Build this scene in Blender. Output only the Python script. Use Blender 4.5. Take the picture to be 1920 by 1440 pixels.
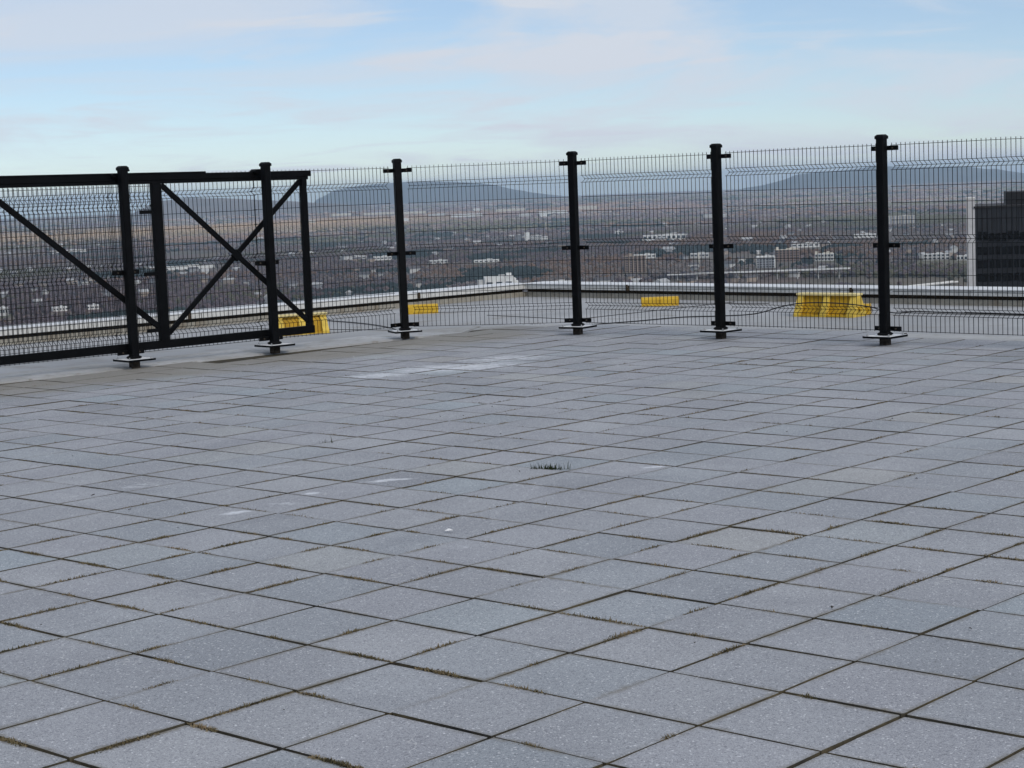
import bpy, math, random
import numpy as np
from mathutils import Vector, Matrix

for o in list(bpy.data.objects):
    bpy.data.objects.remove(o, do_unlink=True)
scene = bpy.context.scene
COL = scene.collection
random.seed(7)
RNG = np.random.default_rng(11)
R_ = math.radians

# ------------------------------------------------------------------ camera
EYE = 1.675
F_PX, PITCH, ROLL = 3455.0, 0.10829, 0.03971          # focal length for a 1920 px wide frame
cam = bpy.data.cameras.new('camera')
cam.sensor_fit = 'HORIZONTAL'; cam.sensor_width = 36.0
cam.lens = F_PX * 36.0 / 1920.0
cam.clip_start = 0.1; cam.clip_end = 150000.0
camo = bpy.data.objects.new('camera', cam); COL.objects.link(camo)
fwd = Vector((0, math.cos(PITCH), -math.sin(PITCH)))
rgt = Vector((1, 0, 0)); up = rgt.cross(fwd)
cr = rgt * math.cos(ROLL) - up * math.sin(ROLL)
cu = up * math.cos(ROLL) + rgt * math.sin(ROLL)
camo.matrix_world = Matrix(((cr.x, cu.x, -fwd.x, 0), (cr.y, cu.y, -fwd.y, 0), (cr.z, cu.z, -fwd.z, EYE), (0, 0, 0, 1)))
scene.camera = camo

# ------------------------------------------------------------------ sky, sun, exposure
SUN_EL, SUN_AZ = R_(34), R_(150)                       # azimuth clockwise from +Y: behind the viewer, to the right
w = bpy.data.worlds.new('World'); scene.world = w; w.use_nodes = True
nt = w.node_tree; nt.nodes.clear()
def wn(t, **k):
    n = nt.nodes.new(t)
    for a, b in k.items(): setattr(n, a, b)
    return n
sky = wn('ShaderNodeTexSky', sky_type='NISHITA', sun_disc=False, sun_elevation=SUN_EL, sun_rotation=SUN_AZ)
sky.altitude = 200; sky.air_density = 0.75; sky.dust_density = 0.0; sky.ozone_density = 4.0
tc = wn('ShaderNodeTexCoord')
sep = wn('ShaderNodeSeparateXYZ'); nt.links.new(tc.outputs['Generated'], sep.inputs[0])
def wmath(op, a, b=None, clamp=False):
    n = wn('ShaderNodeMath', operation=op, use_clamp=clamp)
    for i, v in enumerate((a, b)):
        if v is None: continue
        if isinstance(v, (int, float)): n.inputs[i].default_value = v
        else: nt.links.new(v, n.inputs[i])
    return n.outputs[0]
zc = wmath('ADD', wmath('ABSOLUTE', sep.outputs[2]), 0.10)
px = wmath('DIVIDE', sep.outputs[0], zc); py = wmath('DIVIDE', sep.outputs[1], zc)
comb = wn('ShaderNodeCombineXYZ'); nt.links.new(px, comb.inputs[0]); nt.links.new(py, comb.inputs[1])
def cloud(scale, rot, sx, sy, lo, hi, detail=7, dist=0.8, off=0.0):
    mp = wn('ShaderNodeMapping'); mp.inputs['Rotation'].default_value = (0, 0, rot)
    mp.inputs['Scale'].default_value = (sx, sy, 1); mp.inputs['Location'].default_value = (off, off * .7, off * .3)
    nt.links.new(comb.outputs[0], mp.inputs[0])
    nz = wn('ShaderNodeTexNoise'); nz.inputs['Scale'].default_value = scale
    nz.inputs['Detail'].default_value = detail; nz.inputs['Roughness'].default_value = .58; nz.inputs['Distortion'].default_value = dist
    nt.links.new(mp.outputs[0], nz.inputs['Vector'])
    r = wn('ShaderNodeMapRange', interpolation_type='SMOOTHSTEP')
    r.inputs['From Min'].default_value = lo; r.inputs['From Max'].default_value = hi
    nt.links.new(nz.outputs[0], r.inputs['Value'])
    return r.outputs[0]
c1 = cloud(0.55, R_(14), 1.0, 0.9, .42, .62, off=5.3)
c2 = cloud(1.7, R_(-14), 0.8, 1.1, .48, .72, off=8.4)
deck = wn('ShaderNodeMapRange', interpolation_type='SMOOTHSTEP')     # the streaky veil thickens into a cloud deck overhead
deck.inputs['From Min'].default_value = .15; deck.inputs['From Max'].default_value = .75; nt.links.new(sep.outputs[2], deck.inputs['Value'])
cl = wmath('ADD', wmath('ADD', wmath('MULTIPLY', c1, .58), wmath('MULTIPLY', c2, .42)), wmath('ADD', wmath('MULTIPLY', deck.outputs[0], .45), .24), True)
mix = wn('ShaderNodeMix', data_type='RGBA')
nt.links.new(cl, mix.inputs['Factor']); nt.links.new(sky.outputs[0], mix.inputs[6])
mix.inputs[7].default_value = (6.65, 7.2, 8.1, 1)
bg = wn('ShaderNodeBackground'); bg.inputs['Strength'].default_value = 0.090
nt.links.new(mix.outputs[2], bg.inputs[0])
wo = wn('ShaderNodeOutputWorld'); nt.links.new(bg.outputs[0], wo.inputs[0])

sl = bpy.data.lights.new('sun', 'SUN'); sl.energy = 1.5; sl.angle = R_(25); sl.color = (1.0, .93, .84)
so = bpy.data.objects.new('sun', sl); COL.objects.link(so)
sdir = Vector((math.sin(SUN_AZ) * math.cos(SUN_EL), math.cos(SUN_AZ) * math.cos(SUN_EL), math.sin(SUN_EL)))
so.rotation_euler = sdir.to_track_quat('Z', 'Y').to_euler(); so.location = sdir * 60
vs = scene.view_settings
vs.view_transform = 'Standard'; vs.look = 'None'; vs.gamma = 1.0; vs.use_curve_mapping = False; vs.exposure = 0.13
scene.render.engine = 'CYCLES'
cy = scene.cycles
cy.use_denoising = True
cy.max_bounces = 4; cy.diffuse_bounces = 2; cy.glossy_bounces = 2; cy.transmission_bounces = 2; cy.volume_bounces = 3
cy.use_adaptive_sampling = True; cy.adaptive_threshold = 0.02
cy.use_fast_gi = False
try:
    cy.denoising_input_passes = 'RGB_ALBEDO_NORMAL'; cy.denoising_prefilter = 'ACCURATE'
except Exception: pass

# ------------------------------------------------------------------ material helpers
class Mat:
    def __init__(self, name):
        self.m = bpy.data.materials.new(name); self.m.use_nodes = True
        self.t = self.m.node_tree
        self.b = self.t.nodes['Principled BSDF']
    def n(self, t, **k):
        n = self.t.nodes.new(t)
        for a, b in k.items(): setattr(n, a, b)
        return n
    def put(self, v, sock):
        if v is None: return
        if hasattr(v, 'is_linked') and hasattr(v, 'node'): self.t.links.new(v, sock)
        else:
            if isinstance(v, tuple) and len(v) == 3 and sock.type == 'RGBA': v = v + (1,)
            sock.default_value = v
    def pos(self): return self.n('ShaderNodeNewGeometry').outputs['Position']
    def obj(self): return self.n('ShaderNodeTexCoord').outputs['Object']
    def math(self, op, a, b=None, clamp=False):
        n = self.n('ShaderNodeMath', operation=op, use_clamp=clamp)
        self.put(a, n.inputs[0]); self.put(b, n.inputs[1]); return n.outputs[0]
    def map(self, v, loc=(0, 0, 0), rot=(0, 0, 0), sc=(1, 1, 1), typ='POINT'):
        n = self.n('ShaderNodeMapping', vector_type=typ); self.put(v, n.inputs['Vector'])
        n.inputs['Location'].default_value = loc; n.inputs['Rotation'].default_value = rot; n.inputs['Scale'].default_value = sc
        return n.outputs[0]
    def noise(self, v, scale, detail=4, rough=.55, dist=0.0):
        n = self.n('ShaderNodeTexNoise'); self.put(v, n.inputs['Vector']); n.inputs['Scale'].default_value = scale
        n.inputs['Detail'].default_value = detail; n.inputs['Roughness'].default_value = rough; n.inputs['Distortion'].default_value = dist
        return n.outputs[0]
    def voro(self, v, scale, out='Color', feature='F1'):
        n = self.n('ShaderNodeTexVoronoi', feature=feature); self.put(v, n.inputs['Vector']); n.inputs['Scale'].default_value = scale
        return n.outputs[out]
    def rng(self, v, a, b, c=0., d=1., smooth=True):
        n = self.n('ShaderNodeMapRange', interpolation_type='SMOOTHSTEP' if smooth else 'LINEAR')
        self.put(v, n.inputs['Value'])
        for i, x in zip(('From Min', 'From Max', 'To Min', 'To Max'), (a, b, c, d)): n.inputs[i].default_value = x
        return n.outputs[0]
    def mix(self, f, a, b, blend='MIX'):
        n = self.n('ShaderNodeMix', data_type='RGBA', blend_type=blend)
        self.put(f, n.inputs['Factor']); self.put(a, n.inputs[6]); self.put(b, n.inputs[7]); return n.outputs[2]
    def ramp(self, f, stops):
        n = self.n('ShaderNodeValToRGB'); self.put(f, n.inputs[0]); e = n.color_ramp.elements
        while len(e) < len(stops): e.new(.5)
        for x, (p, c) in zip(e, stops): x.position = p; x.color = c + (1,)
        return n.outputs[0]
    def bump(self, h, strength, dist):
        n = self.n('ShaderNodeBump'); self.put(h, n.inputs['Height']); n.inputs['Strength'].default_value = strength
        n.inputs['Distance'].default_value = dist; self.t.links.new(n.outputs[0], self.b.inputs['Normal'])
    def fin(self, col, rough=.8, spec=.3, metal=0.0):
        self.put(col, self.b.inputs['Base Color']); self.put(rough, self.b.inputs['Roughness'])
        self.b.inputs['Specular IOR Level'].default_value = spec; self.b.inputs['Metallic'].default_value = metal
        return self.m

def simple(name, col, var=.15, scale=3.0, rough=.7, spec=.3, metal=0.0, space='pos'):
    M = Mat(name); v = M.pos() if space == 'pos' else M.obj()
    f = M.noise(v, scale, 5)
    lo = tuple(c * (1 - var) for c in col); hi = tuple(min(1, c * (1 + var)) for c in col)
    return M.fin(M.mix(M.rng(f, .3, .7), lo, hi), rough, spec, metal)

# ------------------------------------------------------------------ mesh helpers
class MB:
    def __init__(self): self.v = []; self.f = []
    def add(self, vs, fs):
        k = len(self.v); self.v += [tuple(x) for x in vs]; self.f += [tuple(i + k for i in q) for q in fs]
        return self
    def box(self, c, s, rz=0.0, mat=None):
        x, y, z = s[0] / 2, s[1] / 2, s[2] / 2
        p = [Vector(q) for q in ((-x, -y, -z), (x, -y, -z), (x, y, -z), (-x, y, -z), (-x, -y, z), (x, -y, z), (x, y, z), (-x, y, z))]
        m = mat if mat is not None else Matrix.Rotation(rz, 4, 'Z')
        return self.add([m @ q + Vector(c) for q in p], [(0, 3, 2, 1), (4, 5, 6, 7), (0, 1, 5, 4), (1, 2, 6, 5), (2, 3, 7, 6), (3, 0, 4, 7)])
    def bbox(self, c, s, rz=0.0, b=.004, mat=None):
        # box with chamfered top and bottom edges and corners
        x, y, z = s[0] / 2, s[1] / 2, s[2] / 2
        def ring(d, h): 
            X, Y = x - d, y - d; e = b
            return [(-X + e, -Y, h), (X - e, -Y, h), (X, -Y + e, h), (X, Y - e, h), (X - e, Y, h), (-X + e, Y, h), (-X, Y - e, h), (-X, -Y + e, h)]
        vs_ = ring(b, -z) + ring(0, -z + b) + ring(0, z - b) + ring(b, z)
        m = mat if mat is not None else Matrix.Rotation(rz, 4, 'Z')
        fs = [tuple(reversed(range(8))), tuple(range(24, 32))]
        for r in range(3):
            for i in range(8):
                j = (i + 1) % 8; fs.append((r * 8 + i, r * 8 + j, r * 8 + 8 + j, r * 8 + 8 + i))
        return self.add([m @ Vector(q) + Vector(c) for q in vs_], fs)
    def bar(self, a, b, wdt, hgt, upv=(0, 0, 1), bev=.003):
        a = Vector(a); b = Vector(b); d = b - a; L = d.length; d.normalize()
        u = Vector(upv); s = d.cross(u).normalized(); u = s.cross(d).normalized()
        m = Matrix((d, s, u)).transposed().to_4x4()
        return self.bbox((a + b) / 2, (L, wdt, hgt), b=bev, mat=m)
    def tube(self, pts, r, n=4, cap=False):
        pts = [Vector(p) for p in pts]; k = len(self.v); prev = None
        for i, p in enumerate(pts):
            t = (pts[min(i + 1, len(pts) - 1)] - pts[max(i - 1, 0)]).normalized()
            if prev is None:
                a = t.cross(Vector((0, 0, 1)) if abs(t.z) < .9 else Vector((1, 0, 0))).normalized()
            else:
                a = (prev - t * prev.dot(t)).normalized()
            prev = a; b = t.cross(a)
            for j in range(n):
                g = 2 * math.pi * j / n + math.pi / 4
                self.v.append(tuple(p + a * math.cos(g) * r + b * math.sin(g) * r))
        for i in range(len(pts) - 1):
            for j in range(n):
                q = (j + 1) % n
                self.f.append((k + i * n + j, k + i * n + q, k + (i + 1) * n + q, k + (i + 1) * n + j))
        if cap:
            self.f.append(tuple(k + j for j in reversed(range(n)))); e = k + (len(pts) - 1) * n
            self.f.append(tuple(e + j for j in range(n)))
        return self
    def prism(self, poly, z0, z1):
        n = len(poly)
        return self.add([(x, y, z0) for x, y in poly] + [(x, y, z1) for x, y in poly],
                        [tuple(reversed(range(n))), tuple(range(n, 2 * n))] + [(i, (i + 1) % n, n + (i + 1) % n, n + i) for i in range(n)])
    def mesh(self, name, mat, smooth=False):
        me = bpy.data.meshes.new(name); me.from_pydata(self.v, [], self.f); me.update()
        if mat: me.materials.append(mat)
        if smooth: me.polygons.foreach_set('use_smooth', [True] * len(me.polygons))
        return me
    def build(self, name, mat, parent=None, smooth=False, loc=None, rz=0.0):
        o = bpy.data.objects.new(name, self.mesh(name, mat, smooth)); COL.objects.link(o); o.parent = parent
        if loc is not None: o.location = loc
        o.rotation_euler.z = rz
        return o
def tag(o, label=None, cat=None, group=None, kind=None):
    for k, v in (('label', label), ('category', cat), ('group', group), ('kind', kind)):
        if v: o[k] = v
    return o
def empty(name, loc=(0, 0, 0), rz=0.0):
    o = bpy.data.objects.new(name, None); COL.objects.link(o); o.location = loc; o.rotation_euler.z = rz
    o.empty_display_size = .2
    return o
def share(name, me, parent, loc=(0, 0, 0), rot=(0, 0, 0), scale=(1, 1, 1)):
    o = bpy.data.objects.new(name, me); COL.objects.link(o); o.parent = parent
    o.location = loc; o.rotation_euler = rot; o.scale = scale
    return o
def vnoise(x, y, scale, seed=0):
    # smooth value noise in [0,1]
    x = np.asarray(x) / scale; y = np.asarray(y) / scale
    xi = np.floor(x).astype(np.int64); yi = np.floor(y).astype(np.int64); fx = x - xi; fy = y - yi
    fx = fx * fx * (3 - 2 * fx); fy = fy * fy * (3 - 2 * fy)
    def h(a, b):
        n = (a * 374761393 + b * 668265263 + seed * 1442695041) & 0x7fffffff
        n = ((n ^ (n >> 13)) * 1274126177) & 0x7fffffff
        return ((n ^ (n >> 16)) & 0xffff) / 65535.0
    return (h(xi, yi) * (1 - fx) + h(xi + 1, yi) * fx) * (1 - fy) + (h(xi, yi + 1) * (1 - fx) + h(xi + 1, yi + 1) * fx) * fy
def fbm(x, y, scale, seed=0, oct=4):
    s = 0; a = 1; t = 0
    for i in range(oct):
        s = s + a * vnoise(x, y, scale / 2 ** i, seed + i * 17); t += a; a *= .5
    return s / t

# ================================================================== THE LAND
G0, RE = 190.0, 6371000.0
def land_z(x, y):
    d = np.hypot(x, y)
    und = (fbm(x, y, 2600, 5, 3) - .5) * 34 * np.clip((d - 1200) / 4000, 0, 1) * np.clip(1.4 - d / 30000, 0.25, 1)
    return -G0 - d * d / (2 * RE) + und
def make_terrain():
    rad = np.concatenate([[0], np.geomspace(150, 1500, 10), np.geomspace(1800, 12000, 46), np.geomspace(12600, 52000, 34)])
    na = 220
    # finer in front of the terrace
    th = np.linspace(0, 2 * np.pi, na, endpoint=False)
    th = th + 0.62 * np.sin(th)                         # crowd the rays around +Y (theta measured from -Y)
    vs_ = [(0, 0, float(land_z(0, 0)))]
    X = np.outer(rad[1:], np.sin(th + np.pi)); Y = np.outer(rad[1:], np.cos(th + np.pi)); Z = land_z(X, Y)
    vs_ += list(map(tuple, np.stack([X, Y, Z], -1).reshape(-1, 3)))
    fs = [(0, 1 + (j + 1) % na, 1 + j) for j in range(na)]
    for i in range(len(rad) - 2):
        for j in range(na):
            q = (j + 1) % na
            fs.append((1 + i * na + j, 1 + i * na + q, 1 + (i + 1) * na + q, 1 + (i + 1) * na + j))
    M = Mat('land'); p = M.pos()
    a = M.noise(M.map(p, sc=(1, .45, 1)), .0016, 6, .6); b = M.noise(p, .012, 5, .65); c = M.voro(M.map(p, sc=(1, .6, 1)), .004)
    col = M.ramp(a, [(.3, (.060, .055, .040)), (.45, (.095, .080, .062)), (.58, (.13, .105, .08)), (.72, (.085, .085, .05))])
    col = M.mix(M.rng(b, .35, .7), col, (.15, .12, .10)); col = M.mix(.18, col, c, 'MULTIPLY')
    mb = MB(); mb.v = vs_; mb.f = fs
    return tag(mb.build('terrain', M.fin(col, .95, .1), smooth=True), kind='structure')
make_terrain()

def hill_mat(name, c0, c1):
    M = Mat(name); p = M.pos()
    return M.fin(M.mix(M.rng(M.noise(p, .003, 6, .6), .35, .68), c0, c1), .95, .1)
def hill(name, prof, Y, depth, mat, seed):
    """a ridge whose crest follows (x, z) at distance Y, falling away on both sides"""
    xs = np.array([p[0] for p in prof], float); zs = np.array([p[1] for p in prof], float)
    n = 130; X = np.linspace(xs[0] - 900, xs[-1] + 900, n); base = float(land_z(0, Y)) - 25
    crest = np.interp(X, xs, zs, left=base, right=base)
    crest = np.convolve(np.pad(crest, 1, mode='edge'), [.25, .5, .25], 'valid')
    m = 15; T = np.linspace(-1, 1, m); vs_ = []
    for j, t in enumerate(T):
        k = (1 - abs(t)) ** .8
        x = X * (1 + t * depth / Y)
        y = np.full(n, Y + t * depth)
        wob = (fbm(x, y, 900, seed, 3) - .5) * 70 * (1 - k) * np.clip((crest - base) / 200, 0, 1)
        z = base - 30 + (crest - base + 30) * k + wob + (fbm(x, y, 160, seed + 3, 2) - .5) * 9
        vs_ += list(zip(x.tolist(), y.tolist(), z.tolist()))
    fs = [(j * n + i, j * n + i + 1, (j + 1) * n + i + 1, (j + 1) * n + i) for j in range(m - 1) for i in range(n - 1)]
    mb = MB(); mb.v = vs_; mb.f = fs
    return tag(mb.build(name, mat, smooth=True), kind='structure')
HM = hill_mat('mountain_forest', (.035, .045, .045), (.07, .065, .06))
RM = hill_mat('ridge_forest', (.10, .075, .065), (.16, .12, .095))
hill('mountain', [(-3119, -161), (-2943, -91), (-2739, 13), (-2200, 77), (-1586, 96), (-819, 70), (-346, 21), (-105, -22), (108, -82), (468, -157), (752, -202), (1113, -255)], 30000, 2600, HM, 3)
hill('mountain', [(3420, -240), (3663, -202), (3889, -178), (4125, -128), (4271, -89), (4409, -35), (4740, -12), (5208, 4), (5636, 49), (6224, 2), (6692, 0), (7062, -23), (7280, -64), (7441, -62), (7626, -109), (7860, -147), (8343, -210), (8989, -250)], 28000, 2600, HM, 8)
hill('ridge', [(-4100, -205), (-3983, -141), (-3775, -45), (-3486, -14), (-3141, -27), (-2682, -62), (-2223, -103), (-1879, -135), (-1420, -185)], 20000, 2000, RM, 12)

# ---- buildings of the town: (name, x, y, width, depth, height, turn, material key, label, category)
TOWN = []
BLD = []       # (x, y, halfwidth, clear length) used to keep trees from standing in front of them
def wall_mat(name, col): return simple(name, col, .12, .08, .85, .2)
BM = {'white': wall_mat('white_cladding', (.70, .70, .68)), 'pale': wall_mat('pale_concrete', (.50, .50, .49)), 'cream': wall_mat('cream_render', (.60, .55, .46)),
      'brick': wall_mat('brown_brick', (.20, .135, .105)), 'tan': wall_mat('tan_brick', (.32, .26, .21)), 'grey': wall_mat('grey_panel', (.28, .29, .31)),
      'dark': wall_mat('dark_roofing', (.05, .05, .055)), 'roof': wall_mat('gravel_roof', (.38, .38, .38)), 'slate': wall_mat('slate_shingle', (.09, .085, .09)),
      'road': wall_mat('road_concrete', (.55, .55, .54))}
def glass_mat():
    M = Mat('dark_window_glass'); return M.fin(M.mix(M.noise(M.pos(), .3, 3), (.012, .015, .02), (.03, .036, .045)), .15, .5)
GL = glass_mat()
def gz(x, y): return float(land_z(x, y))
def block(name, x, y, wd, dp, h, turn, wall, label, cat, floors=3, cols=6, roof='roof', extra=None, group=None, clear=260, lift=0.0, face=0.5):
    """a flat-roofed building with a coping, rows of windows and roof plant; its front looks towards the terrace"""
    yaw = math.atan2(-x, y) + R_(turn)
    z = gz(x, y) - 2 + lift; h = h + 2
    r = tag(empty(name, (x, y, z), yaw), label, cat, group)
    MB().box((0, 0, h / 2), (wd, dp, h)).build('wall', BM[wall], r)
    rf = MB().box((0, 0, h + .2), (wd + .8, dp + .8, .4)).build('roof', BM[roof], r)
    MB().box((wd * .12, dp * .1, h + 1.6), (wd * .22, dp * .3, 2.4)).build('roof_plant', BM['pale'], rf)
    if floors:
        me = MB().box((0, 0, 0), (wd / cols * .62, .5, (h - 2) / floors * face)).mesh('window', GL)
        for a in range(floors):
            for b in range(cols):
                share('window', me, r, ((b + .5 - cols / 2) * wd / cols, -dp / 2 - .12, 2 + (a + .55) * (h - 2) / floors))
    if extra: extra(r, wd, dp, h)
    BLD.append((x, y, max(wd, dp) * .55 + 6, clear))
    return r
def steps(r, wd, dp, h):
    for i in range(4):
        hh = h * (.86 - .19 * i)
        MB().box((wd / 2 + 3 + i * 4.5, 0, hh / 2), (4.4, dp * .9, hh)).build('stair_block', BM['white'], r)
    MB().box((wd * .36, -dp * .1, h + 3.4), (9, 8, 5)).build('roof_tower', BM['white'], r)
    MB().box((-wd / 2 - 6, 2, h * .4), (11.6, dp * .8, h * .8)).build('side_wing', BM['pale'], r)
    for k in range(3): MB().box((-wd * .34, -dp / 2 - .3, h * (.35 + .13 * k)), (wd * .2, .7, .9)).build('vent_band', BM['dark'], r)
block('plant_building', -17, 3345, 52, 30, 25, 4, 'white', 'white windowless plant building with stepped right side just over the parapet corner', 'building', 1, 3, 'white', steps, face=.16, clear=340)
block('low_building', 92, 3390, 52, 24, 9, -6, 'white', 'long low white building right of the stepped plant building', 'building', 1, 7, 'white', clear=340)
block('apartment_block', 42, 6205, 19, 16, 25, 8, 'grey', 'dark grey leftmost tower of the distant apartment cluster', 'building', 6, 3, clear=420)
block('apartment_block', 70, 6168, 15, 14, 32, 5, 'white', 'tallest white slim tower of the distant apartment cluster', 'building', 0, 1, 'white', clear=420)
block('apartment_block', 99, 6132, 36, 16, 21, 3, 'pale', 'wide pale block in the middle of the distant apartment cluster', 'building', 4, 5, 'white', clear=420)
block('apartment_block', 127, 6096, 19, 16, 17, 3, 'white', 'short white rightmost block of the distant apartment cluster', 'building', 3, 3, 'white', clear=420)
def ribs(r, wd, dp, h):
    for i in range(6): MB().box(((i - 2.5) * wd / 5.2, -dp / 2 - .7, h / 2), (1.6, 1.3, h)).build('pilaster', BM['tan'], r)
    MB().box((-wd * .2, 0, h + 3.2), (9, 8, 4.4)).build('lift_housing', BM['tan'], r)
block('apartment_tower', 262, 3790, 44, 20, 33, 6, 'brick', 'brown brick apartment slab with upright pilasters above the small yellow block', 'building', 9, 5, 'tan', ribs, clear=420, face=.45)
block('school_building', 485, 5679, 132, 22, 17, 2, 'white', 'very long white building with square bays left of the middle right post', 'building', 1, 9, 'white', clear=460, face=.5)
block('hall', 400, 6621, 19, 14, 13, 10, 'white', 'small bright white hall left of the very long white building', 'building', 1, 2, 'white', clear=480)
def frame7(r, wd, dp, h):
    MB().box((0, -dp / 2 - .6, h - 1.2), (wd + 2, 1.6, 2.6)).build('cornice', BM['white'], r)
    for s in (-1, 1): MB().box((s * (wd / 2 + .3), -dp / 2 - .6, h / 2), (2.2, 1.6, h)).build('end_pier', BM['white'], r)
block('apartment_block', 530, 3790, 37, 18, 24, 4, 'grey', 'dark fronted apartment block framed by white cornice and end piers', 'building', 5, 6, 'white', frame7, clear=430)
def hosp(r, wd, dp, h):
    for k, (a, hh) in enumerate(((-.42, 6), (.05, 3), (.2, 5), (.36, 2.5))):
        MB().box((a * wd, 0, h + hh / 2), (6 + 2 * (k % 2), 7, hh)).build('roof_block', BM['cream'], r)
block('brick_hospital', 612, 4030, 52, 24, 26, 5, 'brick', 'red brown brick hospital with pale roof blocks behind the white framed block', 'building', 5, 7, 'cream', hosp, clear=430)
block('low_building', 690, 4010, 40, 20, 15, -4, 'pale', 'pale flat roofed building right of the brick hospital', 'building', 2, 6, 'white', hosp, clear=430)
def colon(r, wd, dp, h):
    for i in range(9): MB().box(((i - 4) * wd / 9, -dp / 2 - 1, h / 2), (2.4, 2, h)).build('column', BM['cream'], r)
block('civic_building', 1375, 6424, 92, 26, 26, 2, 'grey', 'cream columned building right of the rightmost fence post', 'building', 0, 1, 'cream', colon, clear=560)
block('low_building', 905, 3890, 54, 22, 13, 4, 'pale', 'pale low factory in the woods left of the dark tower', 'building', 2, 6, 'white', clear=430)
block('low_building', 955, 3850, 30, 18, 9, -8, 'white', 'white low shed just left of the dark tower slab', 'building', 1, 4, 'white', clear=430)
for i, (x, y, wd, h, c, lab) in enumerate([
    (-1021, 14931, 250, 17, 'cream', 'leftmost long cream warehouse in the far plain beside the third post'), (-718, 14682, 180, 17, 'cream', 'cream warehouse in the far plain just right of the third post'),
    (-252, 12125, 200, 18, 'white', 'bright white warehouse under the far blue mountain'), (-227, 14812, 52, 19, 'white', 'small bright hall behind the bright white warehouse'),
    (42, 13959, 220, 19, 'cream', 'long cream warehouse below the right slope of the left mountain'), (309, 12033, 190, 17, 'white', 'long white warehouse just left of the fourth post'),
    (601, 13427, 136, 22, 'cream', 'cream warehouse just right of the fourth post'), (-1348, 15229, 170, 17, 'cream', 'farthest cream warehouse between gate and third post'),
    (-1293, 12285, 60, 15, 'cream', 'small cream hall near the end of the gate'), (-614, 11376, 34, 17, 'white', 'small white hall right beside the third post'),
    (120, 11300, 70, 15, 'pale', 'pale warehouse in front of the long cream warehouse'), (225, 11000, 40, 20, 'white', 'white cube hall left of the fourth post'),
    (-480, 13000, 120, 15, 'pale', 'pale low warehouse left of the bright white warehouse'), (1010, 8900, 110, 14, 'pale', 'pale low warehouse in the plain right of the fourth post')]):
    block('warehouse', x, y, wd, 60, h, (i * 7) % 13 - 6, c, lab, 'building', 0, 1, 'white', group='warehouses in the far plain', clear=1100)
for i, (x, y, wd, h, c, lab, cl_) in enumerate([
    (-851, 4900, 140, 9, 'white', 'very long low white shed seen through the gate cross brace', 430), (-1692, 7131, 138, 10, 'white', 'long white shed beyond the diagonal gate brace', 620),
    (-888, 3225, 22, 14, 'pale', 'pale gabled shed at the left edge of the view', 330), (-803, 3294, 26, 7, 'white', 'white flat shed beyond the left gate mesh', 330),
    (-747, 3310, 20, 7, 'white', 'small white shed left of the first post', 330), (-331, 4913, 50, 9, 'white', 'white low building just right of the gate end', 430),
    (-420, 5050, 70, 8, 'pale', 'pale low building behind the gate end stile', 430), (-170, 4560, 46, 8, 'pale', 'pale low building right of the third post', 400),
    (-50, 4500, 60, 7, 'white', 'thin white shed at the foot of the dark wood', 400), (-985, 4300, 60, 9, 'tan', 'tan low building beyond the left gate mesh', 380),
    (330, 4420, 52, 9, 'white', 'white low building behind the brick apartment slab', 400), (455, 4350, 44, 10, 'pale', 'pale low building near the fifth post', 400),
    (760, 4700, 70, 10, 'white', 'white low building in the woods beyond the large barrier', 430), (1010, 5200, 60, 10, 'white', 'white low building behind the cream columned building', 460)]):
    block('low_shed', x, y, wd, 22, h, (i * 11) % 17 - 8, c, lab, 'building', 1 if wd < 100 else 0, 5, 'white', group='low sheds in the valley', clear=cl_, face=.35)

# ---- elevated road, second road, slip-road slab, chimneys
def span(name, a, b, wdt, hgt, piers, label, rise=0.0):
    za, zb = gz(*a), gz(*b); mid = ((a[0] + b[0]) / 2, (a[1] + b[1]) / 2)
    r = tag(empty(name, (mid[0], mid[1], min(za, zb))), label, 'bridge')
    o = Vector((mid[0], mid[1], min(za, zb)))
    A = Vector((a[0], a[1], za + hgt)) - o; B = Vector((b[0], b[1], zb + hgt + rise)) - o
    MB().bar(A, B, wdt, 1.6, bev=.1).build('deck', BM['white'], r)
    d = (B - A).normalized(); s = d.cross(Vector((0, 0, 1))).normalized()
    for k in (-1, 1): MB().bar(A + s * k * (wdt / 2 - .3) + Vector((0, 0, 1.2)), B + s * k * (wdt / 2 - .3) + Vector((0, 0, 1.2)), .4, 1.0, bev=.05).build('barrier_wall', BM['white'], r)
    for i in range(piers):
        p = A.lerp(B, (i + .5) / piers)
        MB().box((p.x, p.y, p.z / 2 - 1.5), (2.2, 2.2, p.z + 1.6)).build('pier', BM['pale'], r)
    for i in range(8):
        q = A.lerp(B, i / 7); BLD.append((q.x + o.x, q.y + o.y, 32, 300))
span('elevated_road', (300, 3450), (610, 3290), 12, 10, 9, 'white edged elevated road crossing behind the large yellow barrier', 8.0)
span('elevated_road', (645, 2950), (735, 3020), 10, 4, 5, 'short pale road bridge left of the dark tower')
pad = tag(MB().box((0, 0, .3), (34, 120, .6)).build('parking_lot', BM['road'], loc=(-478, 3060, gz(-478, 3060) + 3.0), rz=R_(34)), kind='structure'); BLD.append((-478, 3060, 60, 330))
def mast(x, y, h, lab):
    z = gz(x, y); mb = MB()
    mb.tube([(0, 0, -1), (0, 0, h * .5), (0, 0, h)], 1.5, 8, True)
    r = tag(empty('chimney', (x, y, z)), lab, 'chimney'); mb.build('stack', BM['cream'], r, True)
    MB().tube([(0, 0, h - 2), (0, 0, h)], 1.9, 8, True).build('collar', BM['pale'], r)
    BLD.append((x, y, 8, 450))
mast(166, 7659, 40, 'thin cream chimney above the distant apartment cluster'); mast(421, 4051, 26, 'thin pale chimney left of the fifth post')

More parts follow.
